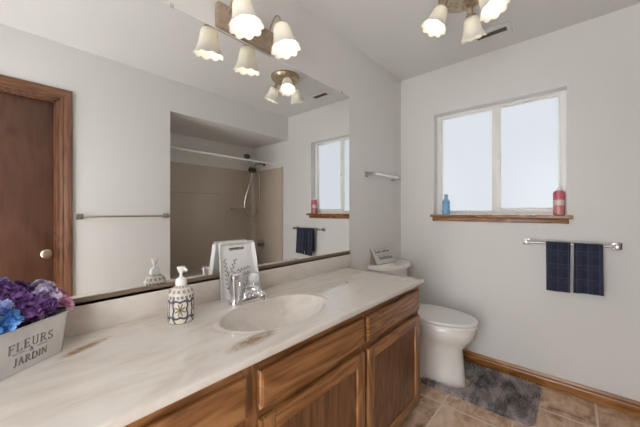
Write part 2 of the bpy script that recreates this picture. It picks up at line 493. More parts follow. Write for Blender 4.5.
# window
w = group_structure('window_1', (.09, (WY0+WY1)/2, WZ0))
SILLZ = 1.185
fx0, fx1 = .078, .118
b = new()
fw = .030
box(b, (fx0, WY0, SILLZ), (fx1, WY0+fw, WZ1), .003); box(b, (fx0, WY1-fw, SILLZ), (fx1, WY1, WZ1), .003)
box(b, (fx0, WY0+fw, WZ1-.020), (fx1, WY1-fw, WZ1), .003); box(b, (fx0, WY0+fw, SILLZ), (fx1, WY1-fw, SILLZ+.018), .003)
obj('window_frame', b, M['vinyl'], w)
ymid = -.760
def sash(name, y0, y1, x0, x1, s0, s1, st, sb, zb, zt):
    b = new()
    box(b, (x0, y0, zb), (x1, y0+s0, zt), .003); box(b, (x0, y1-s1, zb), (x1, y1, zt), .003)
    box(b, (x0, y0+s0, zt-st), (x1, y1-s1, zt), .003); box(b, (x0, y0+s0, zb), (x1, y1-s1, zb+sb), .003)
    o = obj(name, b, M['vinyl'], w)
    b = new(); box(b, (x0+.006, y0+s0-.004, zb+sb-.004), (x0+.010, y1-s1+.004, zt-st+.004))
    obj('pane', b, M['pane'], o, smooth=0)
    return o
sash('sliding_sash', ymid-.034, WY1-fw, .082, .098, .060, .020, .018, .018, SILLZ+.016, WZ1-.018)
sash('fixed_sash', WY0+fw, ymid+.004, .100, .116, .016, .016, .012, .036, SILLZ+.018, WZ1-.018)
b = new(); box(b, (.072, ymid-.030, 1.60), (.083, ymid-.014, 1.655), .003); box(b, (.062, ymid-.027, 1.62), (.073, ymid-.020, 1.635), .002)
obj('sash_latch', b, M['vinyl'], w)
b = new()
prism(b, [(.078, WY0), (.078, WY1), (0, WY1), (0, WY1+.016), (-.045, WY1+.016), (-.045, WY0-.034), (0, WY0-.034), (0, WY0)], 1.163, SILLZ, .004)
obj('window_sill', b, M['oak_y'], w, label='oak window sill')
b = new(); box(b, (-.018, WY0-.012, 1.130), (-.0005, WY1+.008, 1.163), .003)
obj('sill_apron', b, M['oak_y'], w)

# ------------------------------------------------------------------ vanity cabinet
CT, CF, CE = .813, -.5592, -.845                   # top height, front edge, right end
VX0 = -3.145
FY = -.522                                         # face frame plane
v_ = thing('vanity_cabinet', 'long oak bathroom vanity cabinet under the marble countertop', 'cabinet', (-2.0, -.27, 0))
XR = CE-.010
b = new()
box(b, (VX0, FY+.02, .08), (XR, -.005, .098)); obj('bottom_panel', b, M['cabinet_inside'], v_)
b = new(); box(b, (VX0, -.012, .098), (XR, -.005, .789)); obj('back_panel', b, M['cabinet_inside'], v_)
b = new(); box(b, (VX0, -.45, .0), (XR-.006, -.43, .08)); obj('toe_kick', b, M['cabinet_inside'], v_)
cols = [(-3.14, -2.052), (-2.008, -1.456), (-1.432, -.868)]
for x0, x1 in ((XR-.032, XR), (-1.468, -1.418), (-2.060, -1.998), (VX0, VX0+.04)):
    b = new(); box(b, (x0, FY, .08), (x1, FY+.02,   .789), .0015); obj('face_frame_stile', b, M['oak_z'], v_)
for z0, z1 in ((.742, .789), (.590, .640), (.08, .115)):
    b = new(); box(b, (VX0, FY+.0008, z0), (XR, FY+.0195, z1), .0015); obj('face_frame_rail', b, M['oak_x'], v_)
b = new(); box(b, (XR, FY, .08), (XR+.006, -.006, .789), .001); box(b, (XR, -.44, 0), (XR+.006, -.006, .08)); obj('end_panel', b, M['oak_z'], v_)

def drawer_front(x0, x1, z0, z1, name):
    b = new(); s = bmesh.new(); y1, y0 = FY-.0005, FY-.0195
    bv = .010
    ring = lambda y, i: [(x0+i, y, z0+i), (x1-i, y, z0+i), (x1-i, y, z1-i), (x0+i, y, z1-i)]
    loft(b, [ring(y1, 0), ring(y0+.007, 0), ring(y0+.004, .002), ring(y0, .010)])
    s.free()
    return obj(name, b, M['oak_x'], v_, smooth=.25)
def cabinet_door(x0, x1, z0, z1):
    y1, y0 = FY-.0005, FY-.0195; r = .055
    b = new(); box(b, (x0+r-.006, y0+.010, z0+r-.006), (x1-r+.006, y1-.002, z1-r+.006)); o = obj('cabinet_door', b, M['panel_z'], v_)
    for xa in (x0, x1-r):
        b = new(); box(b, (xa, y0, z0), (xa+r, y1, z1), .003); obj('door_stile', b, M['oak_z'], o)
    for za, zb in ((z0, z0+r), (z1-r, z1)):
        b = new()
        loft(b, [[(x, y1, za), (x, y0+.003, za), (x, y0, za+.004), (x, y0, zb-.006), (x, y0+.004, zb), (x, y1, zb)] for x in (x0+r, x1-r)])
        obj('door_rail', b, M['oak_x'], o, smooth=.3)
    return o
drawer_front(*cols[0],   .634, .748, 'drawer_front')
drawer_front(*cols[1],   .634, .748, 'drawer_front')
drawer_front(*cols[2],   .634, .748, 'drawer_front')
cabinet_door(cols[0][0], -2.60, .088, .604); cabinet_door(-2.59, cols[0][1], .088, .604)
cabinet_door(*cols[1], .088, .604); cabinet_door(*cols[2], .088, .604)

# countertop with moulded basin
BX, BY, BA, BB = -1.757, -.314, .240, .153
vt = thing('vanity_countertop', 'cream marble countertop with moulded oval basin and backsplash', 'countertop', (-2.0, -.28, .775))
def basin_z(x, y):
    e = math.hypot((x-BX)/BA, (y-BY)/BB)
    if e < 1.0:
        return -.002 - .118*(1-e**2.6)**.8
    if e < 1.10:
        return -.002 + .0015*math.sin((e-1)/.10*PI)**2 - .0*e
    return -.002*max(0, 1-(e-1.10)/.08) if e < 1.18 else 0.0
b = new(); s = bmesh.new()
xs = [VX0 + i*.05 for i in range(int((-2.05-VX0)/.05)+1)]
x = xs[-1]+.006
while x < -1.46: xs.append(x); x += .0065
while x < CE-.02: xs.append(x); x += .05
xs.append(CE-.004)
ys = []; y = -.003
while y > CF+.012: ys.append(y); y -= .0065
ys.append(CF+.004)
grid = [[s.verts.new((x, y, CT+basin_z(x, y))) for y in ys] for x in xs]
for i in range(len(xs)-1):
    for j in range(len(ys)-1):
        s.faces.new((grid[i][j], grid[i][j+1], grid[i+1][j+1], grid[i+1][j]))
def edge_strip(a, off):
    low = []
    for dz, o_ in ((-.0012, .6), (-.004, 1.0), (-.018, 1.0), (-.021, .8), (-.0235, .2)):
        low.append([s.verts.new((v.co.x+off[0]*o_, v.co.y+off[1]*o_, CT+dz)) for v in a])
    rows = [a]+low
    for i in range(len(rows)-1):
        for k in range(len(a)-1): s.faces.new((rows[i][k], rows[i][k+1], rows[i+1][k+1], rows[i+1][k]))
edge_strip([g[-1] for g in grid], (0, -.004)); edge_strip(grid[-1], (.004, 0)); edge_strip(grid[0], (-.001, 0)); edge_strip([g[0] for g in grid], (0, .002))
bmesh.ops.recalc_face_normals(s, faces=s.faces)
merge(b, s)
box(b, (VX0+.01, CF+.008, CT-.0235), (-2.02, -.006, CT-.019)); box(b, (-1.49, CF+.008, CT-.0235), (CE-.008, -.006, CT-.019))
top = obj('slab', b, M['marble'], vt, smooth=.9)
b = new(); box(b, (VX0, -.022, CT-.001), (CE+.012, -.001, .905), .004); obj('backsplash', b, M['marble'], vt)
b = new(); lathe(b, [(0, .001), (.012, .001), (.013, .004), (.021, .004), (.023, .001), (.023, -.002), (0, -.002)], 24, Matrix.Translation((BX, BY, CT-.1185)))
obj('drain', b, M['chrome'], vt)

# ------------------------------------------------------------------ wall mirror
MZ0, MZ1, MX1 = .915, 2.043, -.833
mr = thing('wall_mirror', 'large frameless wall mirror above the marble countertop', 'mirror', (-1.9, 0, MZ0))
b = new(); box(b, (XW+.01, -.006, MZ0), (MX1, -.001, MZ1)); obj('glass', b, M['mirror'], mr, smooth=0)
b = new(); box(b, (XW+.01, -.013, .905), (MX1, -.007, MZ0+.013)); box(b, (XW+.01, -.013, .905), (MX1, -.001, MZ0-.001)); obj('bottom_channel', b, M['bronze'], mr, label='dark bronze channel')
b = new(); box(b, (XW+.01, -.0075, MZ1+.0003), (MX1, -.001, MZ1+.004)); obj('top_edge', b, M['white_plastic'], mr, label='pale polished top edge')
for x in (-.92, -2.05):
    b = new(); box(b, (x-.007, -.009, MZ1-.007), (x+.007, -.0078, MZ1+.006), .001); box(b, (x-.007, -.0085, MZ1+.0042), (x+.007, -.001, MZ1+.009), .001)
    obj('clip', b, M['clear_acrylic'], mr)

# ------------------------------------------------------------------ lamps
def shade_bm(length, r0, r1):
    """bell shade along -z from its neck at the origin, with a scalloped flared lip"""
    prof = []
    outer = [(.0, .40), (.05, .50), (.15, .57), (.35, .63), (.55, .69), (.72, .77), (.84, .86), (.93, .95), (1.0, 1.02)]
    sc = r1
    po = [(max(r0, f*sc*1.0), -h*length) for h, f in outer]
    pi_ = [(r-.003, z) for r, z in reversed(po)]
    n = len(po)
    def rip(i, a):
        j = i if i < n else 2*n-1-i
        q = max(0, (j-4)/(n-5))**1.5
        lobe = abs(math.cos(4.5*a))-.6
        return (q*.007*lobe, -q*.009*lobe)
    bm = new(); lathe(bm, po+pi_, 72, None, rip, cap=False)
    return bm
def bulb_bm():
    bm = new()
    lathe(bm, [(0.0, -.098), (.012, -.096), (.021, -.089), (.026, -.078), (.0265, -.067), (.022, -.053), (.015, -.040), (.012, -.028), (0, -.028)], 20)
    return bm
def lamp_head(parent, pos, direction, length, r1, name='shade', s=1.0):
    """shade with its fitter and bulb: shade axis points along direction"""
    z = -Vector(direction).normalized()
    q = z.to_track_quat('Z', 'Y').to_matrix().to_4x4()
    m = Matrix.Translation(pos) @ q
    fb = new(); lathe(fb, [(0, .016), (.012, .016), (.018, .010), (.027, .004), (.029, -.004), (.029, -.016), (.025, -.018), (0, -.018)], 24, m)
    f = obj('fitter', fb, M['fixture'], parent)
    sb = shade_bm(length, .026, r1); bmesh.ops.transform(sb, matrix=m @ Matrix.Translation((0, 0, -.004)), verts=sb.verts)
    sh = obj(name, sb, M['opal'], parent, smooth=1.0)
    bb = bulb_bm(); bmesh.ops.transform(bb, matrix=m @ Matrix.Scale(s, 4), verts=bb.verts)
    obj('bulb', bb, M['bulb'], parent, label='lit white bulb')

vl = thing('vanity_light', 'two bell-shade wall light on a wooden bar above the mirror', 'light', (-1.70, 0, 2.105))
b = new(); box(b, (-1.865, -.032, 2.052), (-1.528, -.0, 2.160), .006, 3); obj('back_plate', b, M['fixture'], vl)
b = new(); box(b, (-1.858, -.036, 2.070), (-1.535, -.030, 2.142), .003); obj('raised_bar', b, M['fixture'], vl)
for x in (-1.822, -1.598):
    b = new()
    tube(b, spline([(x, -.030, 2.115), (x, -.055, 2.128), (x, -.080, 2.165), (x, -.108, 2.185), (x, -.134, 2.172), (x, -.146, 2.140)], 6), .0042, 10)
    obj('arm', b, M['fixture'], vl)
    lamp_head(vl, (x, -.147, 2.126), (0.01, -.022, -.115), .124, .072)

cl = thing('ceiling_light', 'round ceiling light with three bell glass shades', 'light', (-.783, -.757, H))
cm = Matrix.Translation((-.783, -.757, H))
b = new(); lathe(b, [(0, -.046), (.045, -.046), (.060, -.043), (.082, -.045), (.110, -.040), (.122, -.030), (.126, -.020), (.132, -.012), (.132, 0), (0, 0)], 48, cm)
obj('canopy', b, M['canopy'], cl)
b = new(); lathe(b, [(0, -.058), (.007, -.056), (.009, -.046), (0, -.046)], 16, cm); obj('finial', b, M['fixture'], cl)
for deg in (125, 356, 255):
    a = math.radians(deg); u = Vector((math.cos(a), math.sin(a), 0)); c = Vector((-.783, -.757, 0))
    b = new(); tube(b, [c+u*.095+Vector((0, 0, 2.402)), c+u*.110+Vector((0, 0, 2.378)), c+u*.117+Vector((0, 0, 2.366))], .0145, 14); obj('arm', b, M['fixture'], cl)
    lamp_head(cl, c+u*.116+Vector((0, 0, 2.362)), u*.42+Vector((0, 0, -1)), .116, .070, s=.92)

# ceiling vent
av = thing('air_vent', 'white ceiling vent with dark slots beside the round ceiling light', 'vent', (-.262, -.79, H))
b = new(); vx0, vx1, vy0, vy1 = -.325, -.200, -.910, -.680
for p, q in (((vx0, vy0), (vx1, vy0+.025)), ((vx0, vy1-.025), (vx1, vy1)), ((vx0, vy0+.025), (vx0+.035, vy1-.025)), ((vx1-.035, vy0+.025), (vx1, vy1-.025))):
    box(b, (p[0], p[1], H-.007), (q[0], q[1], H-.0005), .001)
obj('vent_frame', b, M['ceiling'], av)
b = new(); box(b, (vx0+.034, vy0+.024, H-.002), (vx1-.034, vy1-.024, H-.0005)); obj('vent_opening', b, M['dark_slot'], av)
b = new()
for i in range(16):
    y = vy0+.030+i*.0108
    box(b, (vx0+.035, y, H-.0062), (vx1-.035, y+.0030, H-.0022))
obj('vent_slats', b, M['bronze'], av)

# ------------------------------------------------------------------ towel bars and towels
def towel_bar(label, p0, p1, n, cat='towel bar', r=.0075, m_='nickel'):
    """p0,p1 on the wall; n outward"""
    p0 = Vector(p0); p1 = Vector(p1); n = Vector(n)
    tb = thing('towel_bar', label, cat, (p0+p1)/2)
    ax = (p1-p0).normalized()
    for p in (p0, p1):
        z = n.to_track_quat('Z', 'Y').to_matrix().to_4x4(); m = Matrix.Translation(p) @ z
        b = new(); box(b, (-.022, -.022, .0), (.022, .022, .007), .002, 2, m); box(b, (-.012, -.012, .006), (.012, .012, .076), .003, 2, m)
        obj('post', b, M['nickel'], tb)
    b = new(); tube(b, [p0+n*.062, p1+n*.062], r, 16); obj('rail', b, M[m_], tb)
    return tb
towel_bar('chrome towel bar under the window holding two navy towels', (0, -.968, .998), (0, -1.415, .998), (-1, 0, 0))
towel_bar('short chrome towel bar on the wall above the toilet', (-.600, 0, 1.505), (-.165, 0, 1.505), (0, -1, 0), r=.011, m_='chrome')
towel_bar('empty chrome towel bar beside the brown door, seen in the mirror', (-2.115, -W, 1.172), (-1.505, -W, 1.172), (0, 1, 0), r=.010, m_='chrome')

def towel(label, y0, y1, drop, back, ph, group):
    b = new(); s = bmesh.new(); bx, bz, r = -.062, .998, .0125
    path = []
    n = 16
    for i in range(n+1):                                   # back leaf from the bottom up
        path.append((bx+r, bz-back*(1-i/n), (1-i/n)))
    for i in range(1, 8):
        a = PI*i/8; path.append((bx+r*math.cos(a), bz+r*math.sin(a), 0))
    for i in range(n+1): path.append((bx-r-.012*(i/n), bz-drop*i/n, i/n))
    m = 22; rows = []
    for k, (x, z, f) in enumerate(path):
        row = []
        for j in range(m+1):
            t = j/m; y = y0+(y1-y0)*t
            wv = f**.7*(.0045*math.sin(t*7+ph)+.003*math.sin(t*15+ph*2.3))
            if k < n+1: wv = -abs(wv)*.4 if f > 0 else 0
            edge = f*(.005*math.sin(ph+2*f)*(t-.5)*2)
            row.append(s.verts.new((x-max(wv, -.005), y+edge*.6, z - (.004*math.sin(t*3+ph)*f if k > n+6 else 0))))
        rows.append(row)
    for k in range(len(rows)-1):
        for j in range(m): s.faces.new((rows[k][j], rows[k][j+1], rows[k+1][j+1], rows[k+1][j]))
    bmesh.ops.recalc_face_normals(s, faces=s.faces)
    r_ = bmesh.ops.solidify(s, geom=s.faces[:], thickness=.005)
    bmesh.ops.recalc_face_normals(s, faces=s.faces)
    merge(b, s)
    o = obj('hand_towel', b, M['towel'], smooth=1.2); base_at(o, ((bx), (y0+y1)/2, bz-drop))
    tag(o, label, 'towel', group)
towel('narrower navy checked hand towel on the bar, nearer the toilet', -1.079, -1.203, .308, .26, .4, 'navy hand towels on the bar')
towel('wider navy checked hand towel on the bar, farther from the toilet', -1.218, -1.352, .302, .27, 2.2, 'navy hand towels on the bar')

# ------------------------------------------------------------------ tub alcove (seen in the mirror)
tu = thing('bathtub', 'tan bathtub in the alcove behind, seen in the mirror', 'bathtub', (-.73, -2.0, 0))
b = new(); tx0, tx1, ty0, ty1, tz = SX+.003, -.003, -TB+.003, -W-.05, .45
def rr(x0, x1, y0, y1, r, z, n=6):
    pts = []
    for cx, cy, a0 in ((x1-r, y1-r, 0), (x0+r, y1-r, PI/2), (x0+r, y0+r, PI), (x1-r, y0+r, 1.5*PI)):
        for i in range(n+1):
            a = a0+PI/2*i/n; pts.append((cx+r*math.cos(a), cy+r*math.sin(a), z))
    return pts
loft(b, [rr(tx0, tx1, ty0, ty1, .01, 0), rr(tx0, tx1, ty0, ty1, .01, tz-.01), rr(tx0+.006, tx1-.006, ty0+.006, ty1-.006, .01, tz), rr(tx0+.06, tx1-.06, ty0+.06, ty1-.06, .10, tz), rr(tx0+.08, tx1-.08, ty0+.075, ty1-.075, .12, tz-.03), rr(tx0+.16, tx1-.12, ty0+.13, ty1-.13, .12, .12)])
obj('tub_shell', b, M['tub'], tu)
b = new(); lathe(b, [(0, 0), (.02, 0), (.02, .004), (0, .004)], 20, Matrix.Translation((-.25, -2.0, .121))); obj('tub_drain', b, M['chrome'], tu)
ts = thing('tub_surround', 'glossy tan wall surround above the bathtub, seen in the mirror', 'shower surround', (-.73, -TB, tz))
SH = 1.80
b = new(); box(b, (SX+.014, -TB+.002, tz), (-.014, -TB+.014, SH), .002); obj('back_panel', b, M['surround'], ts)
b = new(); box(b, (-.014, -TB+.002, tz), (-.002, -W-.134, SH), .002); obj('side_panel', b, M['surround'], ts)
b = new(); box(b, (SX+.002, -TB+.002, tz), (SX+.014, -W-.134, SH), .002); obj('side_panel', b, M['surround'], ts)
for cx, sg in ((-.014, -1), (SX+.014, 1)):
    s_ = 10; pts = [(cx, -TB+.014), (cx, -TB+.085)]
    for i in range(1, s_): 
        a = PI/2*i/s_; pts.append((cx+sg*.07*(1-math.cos(a)), -TB+.014+.071*(1-math.sin(a))))
    pts.append((cx+sg*.07, -TB+.014))
    if sg > 0: pts.reverse()
    b = new(); prism(b, pts, tz, SH); obj('corner_cove', b, M['surround'], ts)
b = new(); box(b, (-.016, -W-.134, tz), (-.002, -W-.100, SH+.006), .004); obj('edge_flange', b, M['tub'], ts)
b = new(); box(b, (-.40, -TB+.012, 1.245), (-.085, -TB+.085, 1.268), .006, 3); obj('soap_shelf', b, M['surround'], ts)
b = new(); box(b, (SX+.02, -TB+.012, 1.44), (-.085, -TB+.022, 1.455), .004); obj('molded_ledge', b, M['surround'], ts)

b = new(); tube(b, [(SX+.001, -1.735, 1.838), (-.70, -1.80, 1.848)], .013, 16); tube(b, [(-.72, -1.798, 1.848), (-.0015, -1.86, 1.856)], .0115, 16)
lathe(b, [(0, 0), (.022, 0), (.022, .012), (.014, .014), (0, .014)], 20, Matrix.Translation((-.0015, -1.86, 1.856)) @ Matrix.Rotation(-PI/2, 4, 'Y'))
lathe(b, [(0, 0), (.022, 0), (.022, .012), (.014, .014), (0, .014)], 20, Matrix.Translation((SX+.0015, -1.735, 1.838)) @ Matrix.Rotation(PI/2, 4, 'Y'))
o = obj('shower_rod', b, M['white_plastic']); base_at(o, (-.73, -1.79, 1.847)); tag(o, 'white shower curtain rod across the tub alcove, seen in the mirror', 'curtain rod')

sh = thing('handheld_shower', 'round chrome handheld shower with a hanging hose, seen in the mirror', 'shower', (-.004, -2.15, 1.90))
b = new(); lathe(b, [(0, 0), (.028, 0), (.026, .006), (0, .010)], 20, Matrix.Translation((-.002, -2.10, 1.885)) @ Matrix.Rotation(-PI/2, 4, 'Y'))
obj('wall_flange', b, M['dark_chrome'], sh)
b = new(); tube(b, spline([(-.008, -2.10, 1.885), (-.06, -2.13, 1.89), (-.11, -2.18, 1.865), (-.125, -2.20, 1.84)], 6), .011, 12); obj('shower_arm', b, M['dark_chrome'], sh)
hm = Matrix.Translation((-.125, -2.20, 1.84)) @ Vector((.45, -.45, .75)).normalized().to_track_quat('Z', 'Y').to_matrix().to_4x4()
b = new(); lathe(b, [(0, -.075), (.052, -.073), (.058, -.066), (.056, -.050), (.034, -.034), (.018, -.022), (.017, .008), (0, .010)], 28, hm); obj('spray_head', b, M['dark_chrome'], sh)
hm = Matrix.Translation((-.215, -2.22, 1.985)) @ Vector((.5, -.5, .9)).normalized().to_track_quat('Z', 'Y').to_matrix().to_4x4()
b = new(); lathe(b, [(0, -.022), (.030, -.020), (.043, -.012), (.045, 0), (.036, .012), (0, .018)], 28, hm)
tube(b, spline([(-.215, -2.22, 1.985), (-.19, -2.22, 1.94), (-.15, -2.21, 1.87)], 5), .012, 12); obj('hand_shower', b, M['dark_chrome'], sh)
b = new(); tube(b, spline([(-.13, -2.20, 1.80), (-.17, -2.21, 1.62), (-.22, -2.24, 1.42), (-.235, -2.25, 1.27), (-.20, -2.25, 1.17), (-.12, -2.24, 1.135), (-.05, -2.2, 1.20), (-.035, -2.17, 1.38), (-.045, -2.15, 1.62), (-.07, -2.15, 1.83)], 10), .0065, 10)
obj('hose', b, M['chrome'], sh)
mv = thing('shower_valve', 'chrome shower valve on the tan surround, seen in the mirror', 'valve', (-.014, -2.15, .735))
vm = Matrix.Translation((-.0145, -2.15, .735)) @ Matrix.Rotation(-PI/2, 4, 'Y')
b = new(); lathe(b, [(0, 0), (.075, 0), (.074, .005), (.05, .010), (.03, .014), (0, .014)], 32, vm); obj('escutcheon', b, M['chrome'], mv)
b = new(); lathe(b, [(0, .012), (.026, .012), (.030, .03), (.026, .055), (0, .06)], 24, vm); box(b, (-.012, -.006, .05), (.012, .075, .062), .004, 2, vm); obj('lever_handle', b, M['dark_chrome'], mv)

# ------------------------------------------------------------------ toilet
TX = -.365; ZS = 1.055
tl = thing('toilet', 'white elongated toilet with closed lid beside the vanity', 'toilet', (TX, -.35, 0))
def egg(cy, a_front, a_back, wd, z, n=40, p=2.0, flat=None):
    z *= ZS
    pts = []
    for i in range(n):
        a = 2*PI*i/n; c, s_ = math.cos(a), math.sin(a)
        y = cy - (a_front if c > 0 else a_back)*abs(c)**(2/p if c <= 0 else 1.0)*(1 if c > 0 else -1)
        x = TX + wd*abs(s_)**(2/p)*(1 if s_ > 0 else -1)
        if flat is not None: y = min(y, flat)
        pts.append((x, y, z))
    return pts
b = new()
rings = [egg(-.40, .262, .30, .105, 0.0, p=2.6), egg(-.40, .255, .30, .100, .03, p=2.6), egg(-.40, .245, .30, .100, .14, p=2.6), egg(-.40, .240, .30, .104, .235, p=2.5),
         egg(-.41, .272, .29, .130, .285, p=2.3), egg(-.42, .296, .28, .160, .325, p=2.2), egg(-.43, .292, .26, .169, .365, p=2.1), egg(-.43, .292, .26, .170, .384, p=2.1), egg(-.43, .286, .25, .166, .391, p=2.1)]
loft(b, rings); box(b, (TX-.17, -.20, .32), (TX+.17, -.03, .410), .03, 3); obj('bowl', b, M['porcelain'], tl, smooth=1.0)
b = new()
loft(b, [egg(-.43, .288, .225, .170, .394, p=2.1), egg(-.43, .305, .225, .182, .397, p=2.1), egg(-.43, .305, .225, .182, .408, p=2.1), egg(-.43, .300, .222, .178, .413, p=2.1)])
obj('seat', b, M['white_plastic'], tl, smooth=.55)
b = new()
loft(b, [egg(-.43, .296, .222, .174, .417, p=2.1), egg(-.43, .306, .225, .183, .420, p=2.1), egg(-.43, .306, .225, .183, .430, p=2.1), egg(-.43, .300, .220, .178, .435, p=2.1), egg(-.43, .18, .14, .11, .438, p=2.1)])
obj('lid', b, M['white_plastic'], tl, smooth=.55)
for sx in (-.07, .07):
    b = new(); box(b, (TX+sx-.022, -.222, .412), (TX+sx+.022, -.19, .462), .008, 3); obj('hinge', b, M['white_plastic'], tl)
def tank_ring(hw, yf, yb, z, bow):
    pts = []; n = 20
    for i in range(n+1):
        t = i/n*2-1
        pts.append((TX+.006+hw*t, yf + bow*abs(t)**3.2*1.0, z))
    pts += [(TX+.006+hw, yb, z), (TX+.006-hw, yb, z)]
    return pts
b = new(); loft(b, [tank_ring(.170, -.165, -.025, .41, .04), tank_ring(.188, -.178, -.018, .52, .05), tank_ring(.205, -.188, -.016, .748, .06)]); obj('tank', b, M['porcelain'], tl, smooth=.8)
b = new(); loft(b, [tank_ring(.226, -.196, -.012, .749, .08), tank_ring(.236, -.212, -.010, .755, .085), tank_ring(.236, -.212, -.010, .778, .085), tank_ring(.230, -.205, -.012, .787, .085)]); obj('tank_lid', b, M['porcelain'], tl, smooth=.8)
b = new(); lm = Matrix.Translation((TX-.12, -.18, .66)) @ Matrix.Rotation(PI/2, 4, 'X'); lathe(b, [(0, 0), (.013, 0), (.013, .012), (0, .014)], 16, lm); box(b, (TX-.125, -.200, .652), (TX-.05, -.190, .666), .003); obj('flush_lever', b, M['chrome'], tl)
for sx in (-1, 1):
    b = new(); lathe(b, [(.016, 0), (.016, .008), (.010, .018), (0, .020)], 16, Matrix.Translation((TX+sx*.116, -.33, .002)))
    obj('bolt_cap', b, M['white_plastic'], tl)

# block sign on the tank
sg = thing('block_sign', 'small leaning block sign with dark script on the toilet tank', 'sign', (-.425, -.088, .7875))
sg.scale = (1.28, 1.28, 1.28)
sm = Matrix.Rotation(math.radians(-8), 4, 'Z') @ Matrix.Rotation(math.radians(-32), 4, 'X')
SW, SHH = .098, .112
b = new(); box(b, (-SW, -.0045, 0), (SW, .0045, SHH), .001, 1, Matrix.Translation((0, 0, .004)) @ sm); obj('board', b, M['sign_face'], sg, world=False)
b = new(); box(b, (-SW-.003, .0008, -.001), (SW+.003, .0075, SHH+.001), .001, 1, Matrix.Translation((0, 0, .004)) @ sm)
prism(b, [(0, 0), (.060, 0), (.0595, .080)], -SW+.004, SW-.004, 0, Matrix.Rotation(math.radians(-8), 4, 'Z') @ Matrix.Translation((0, .009, .0005)) @ Matrix(((0, 0, 1, 0), (1, 0, 0, 0), (0, 1, 0, 0), (0, 0, 0, 1))))
obj('back_block', b, M['sign_side'], sg, world=False)
def ribbon(bm, pts, w, y, mat=None, h=.0008):
    """flat pen stroke in the xz plane at y, facing -y"""
    pts = [Vector((p[0], 0, p[1])) for p in pts]; A = []; B = []
    for i, p in enumerate(pts):
        d = (pts[min(i+1, len(pts)-1)]-pts[max(i-1, 0)]).normalized(); nn = Vector((-d.z, 0, d.x))
        wi = w[i] if isinstance(w, (list, tuple)) else w
        A.append(p+nn*wi/2); B.append(p-nn*wi/2)
    loft(bm, [[(a.x, y, a.z), (c.x, y, c.z), (c.x, y-h, c.z), (a.x, y-h, a.z)] for a, c in zip(A, B)], True, mat)
b = new(); lm = Matrix.Translation((0, 0, .004)) @ sm
rnd = random.Random(3)
def script(x0, x1, zc, amp, seed):
    rnd = random.Random(seed); pts = []; x = x0; k = 0
    while x < x1:
        up = amp*(1.9 if rnd.random() < .28 else .9)
        pts += [(x, zc-amp*.5), (x+.004, zc+up*.55), (x+.009, zc-amp*.45)]; x += .0125
    return spline([(p[0], 0, p[1]) for p in pts], 4)
for x0, x1, zc, amp, sd in ((-.068, -.022, .078, .014, 1), (-.010, .030, .079, .014, 2), (.040, .075, .080, .014, 5), (-.06, .066, .036, .016, 8)):
    ribbon(b, [(p.x, p.z) for p in script(x0, x1, zc, amp, sd)], .0042, -.0046, lm)
ribbon(b, [(-.078, .098), (.078, .102)], .0022, -.0046, lm); ribbon(b, [(-.07, .056), (.03, .060), (.078, .058)], .0028, -.0046, lm); ribbon(b, [(-.078, .098), (-.074, .062)], .0022, -.0046, lm)
obj('lettering', b, M['grey_ink'], sg, world=False, label='dark grey script lettering', smooth=0)

# ------------------------------------------------------------------ bath rug
rg = thing('bath_rug', 'shaggy grey contour rug on the tiles around the toilet base', 'rug', (-.33, -.75, 0))
RX0, RX1, RY0, RY1 = -.538, -.060, -1.055, -.400
def in_rug(x, y):
    r = .07
    dx = max(RX0+r-x, x-(RX1-r), 0); dy = max(RY0+r-y, y-(RY1-r), 0)
    if math.hypot(dx, dy) > r: return False
    if x < RX0 or x > RX1 or y < RY0 or y > RY1: return False
    cx = abs(x-TX)
    if y > -.55 and cx < .135: return False
    if y <= -.55 and math.hypot(cx, y+.55) < .135: return False
    return True
out = []
n = 10
def arc(cx, cy, r, a0, a1):
    return [(cx+r*math.cos(a0+(a1-a0)*i/n), cy+r*math.sin(a0+(a1-a0)*i/n)) for i in range(n+1)]
out += arc(RX1-.06, RY0+.06, .06, -PI/2, 0) + arc(RX1-.05, RY1-.05, .05, 0, PI/2)
out += [(TX+.135, RY1)] + arc(TX, -.55, .135, 0, -PI) + [(TX-.135, RY1)]
out += arc(RX0+.035, RY1-.035, .035, PI/2, PI) + arc(RX0+.06, RY0+.06, .06, PI, 1.5*PI)
b = new(); prism(b, out, .001, .010); obj('backing', b, M['rug'], rg)
b = new(); s = bmesh.new(); rnd = random.Random(11); cnt = 0
st = .0088; y = RY0
while y < RY1:
    x = RX0
    while x < RX1:
        px, py = x+rnd.uniform(-.004, .004), y+rnd.uniform(-.004, .004); x += st
        if not in_rug(px, py): continue
        a = noise.noise(Vector((px*5, py*5, 0)))*2.5 + rnd.uniform(-.7, .7); ln = rnd.uniform(.012, .022)
        lean = Vector((math.cos(a), math.sin(a), 0))*ln*rnd.uniform(.3, .8)
        h = rnd.uniform(.017, .027); ba = Vector((px, py, .009)); tp = ba+lean+Vector((0, 0, h)); mid = ba.lerp(tp, .55)+Vector((0, 0, .004))
        wv = Vector((-math.sin(a), math.cos(a), 0))*.0042; uv = Vector((math.cos(a), math.sin(a), 0))*.0036
        base = [s.verts.new(ba+q) for q in (wv, -wv*.5+uv, -wv*.5-uv)]
        md = [s.verts.new(mid+q*.85) for q in (wv, -wv*.5+uv, -wv*.5-uv)]
        t_ = s.verts.new(tp)
        for k in range(3):
            s.faces.new((base[k], base[(k+1) % 3], md[(k+1) % 3], md[k])); s.faces.new((md[k], md[(k+1) % 3], t_))
    y += st
merge(b, s); o = obj('pile', b, M['rug'], rg, smooth=3.0); o['kind'] = 'stuff'

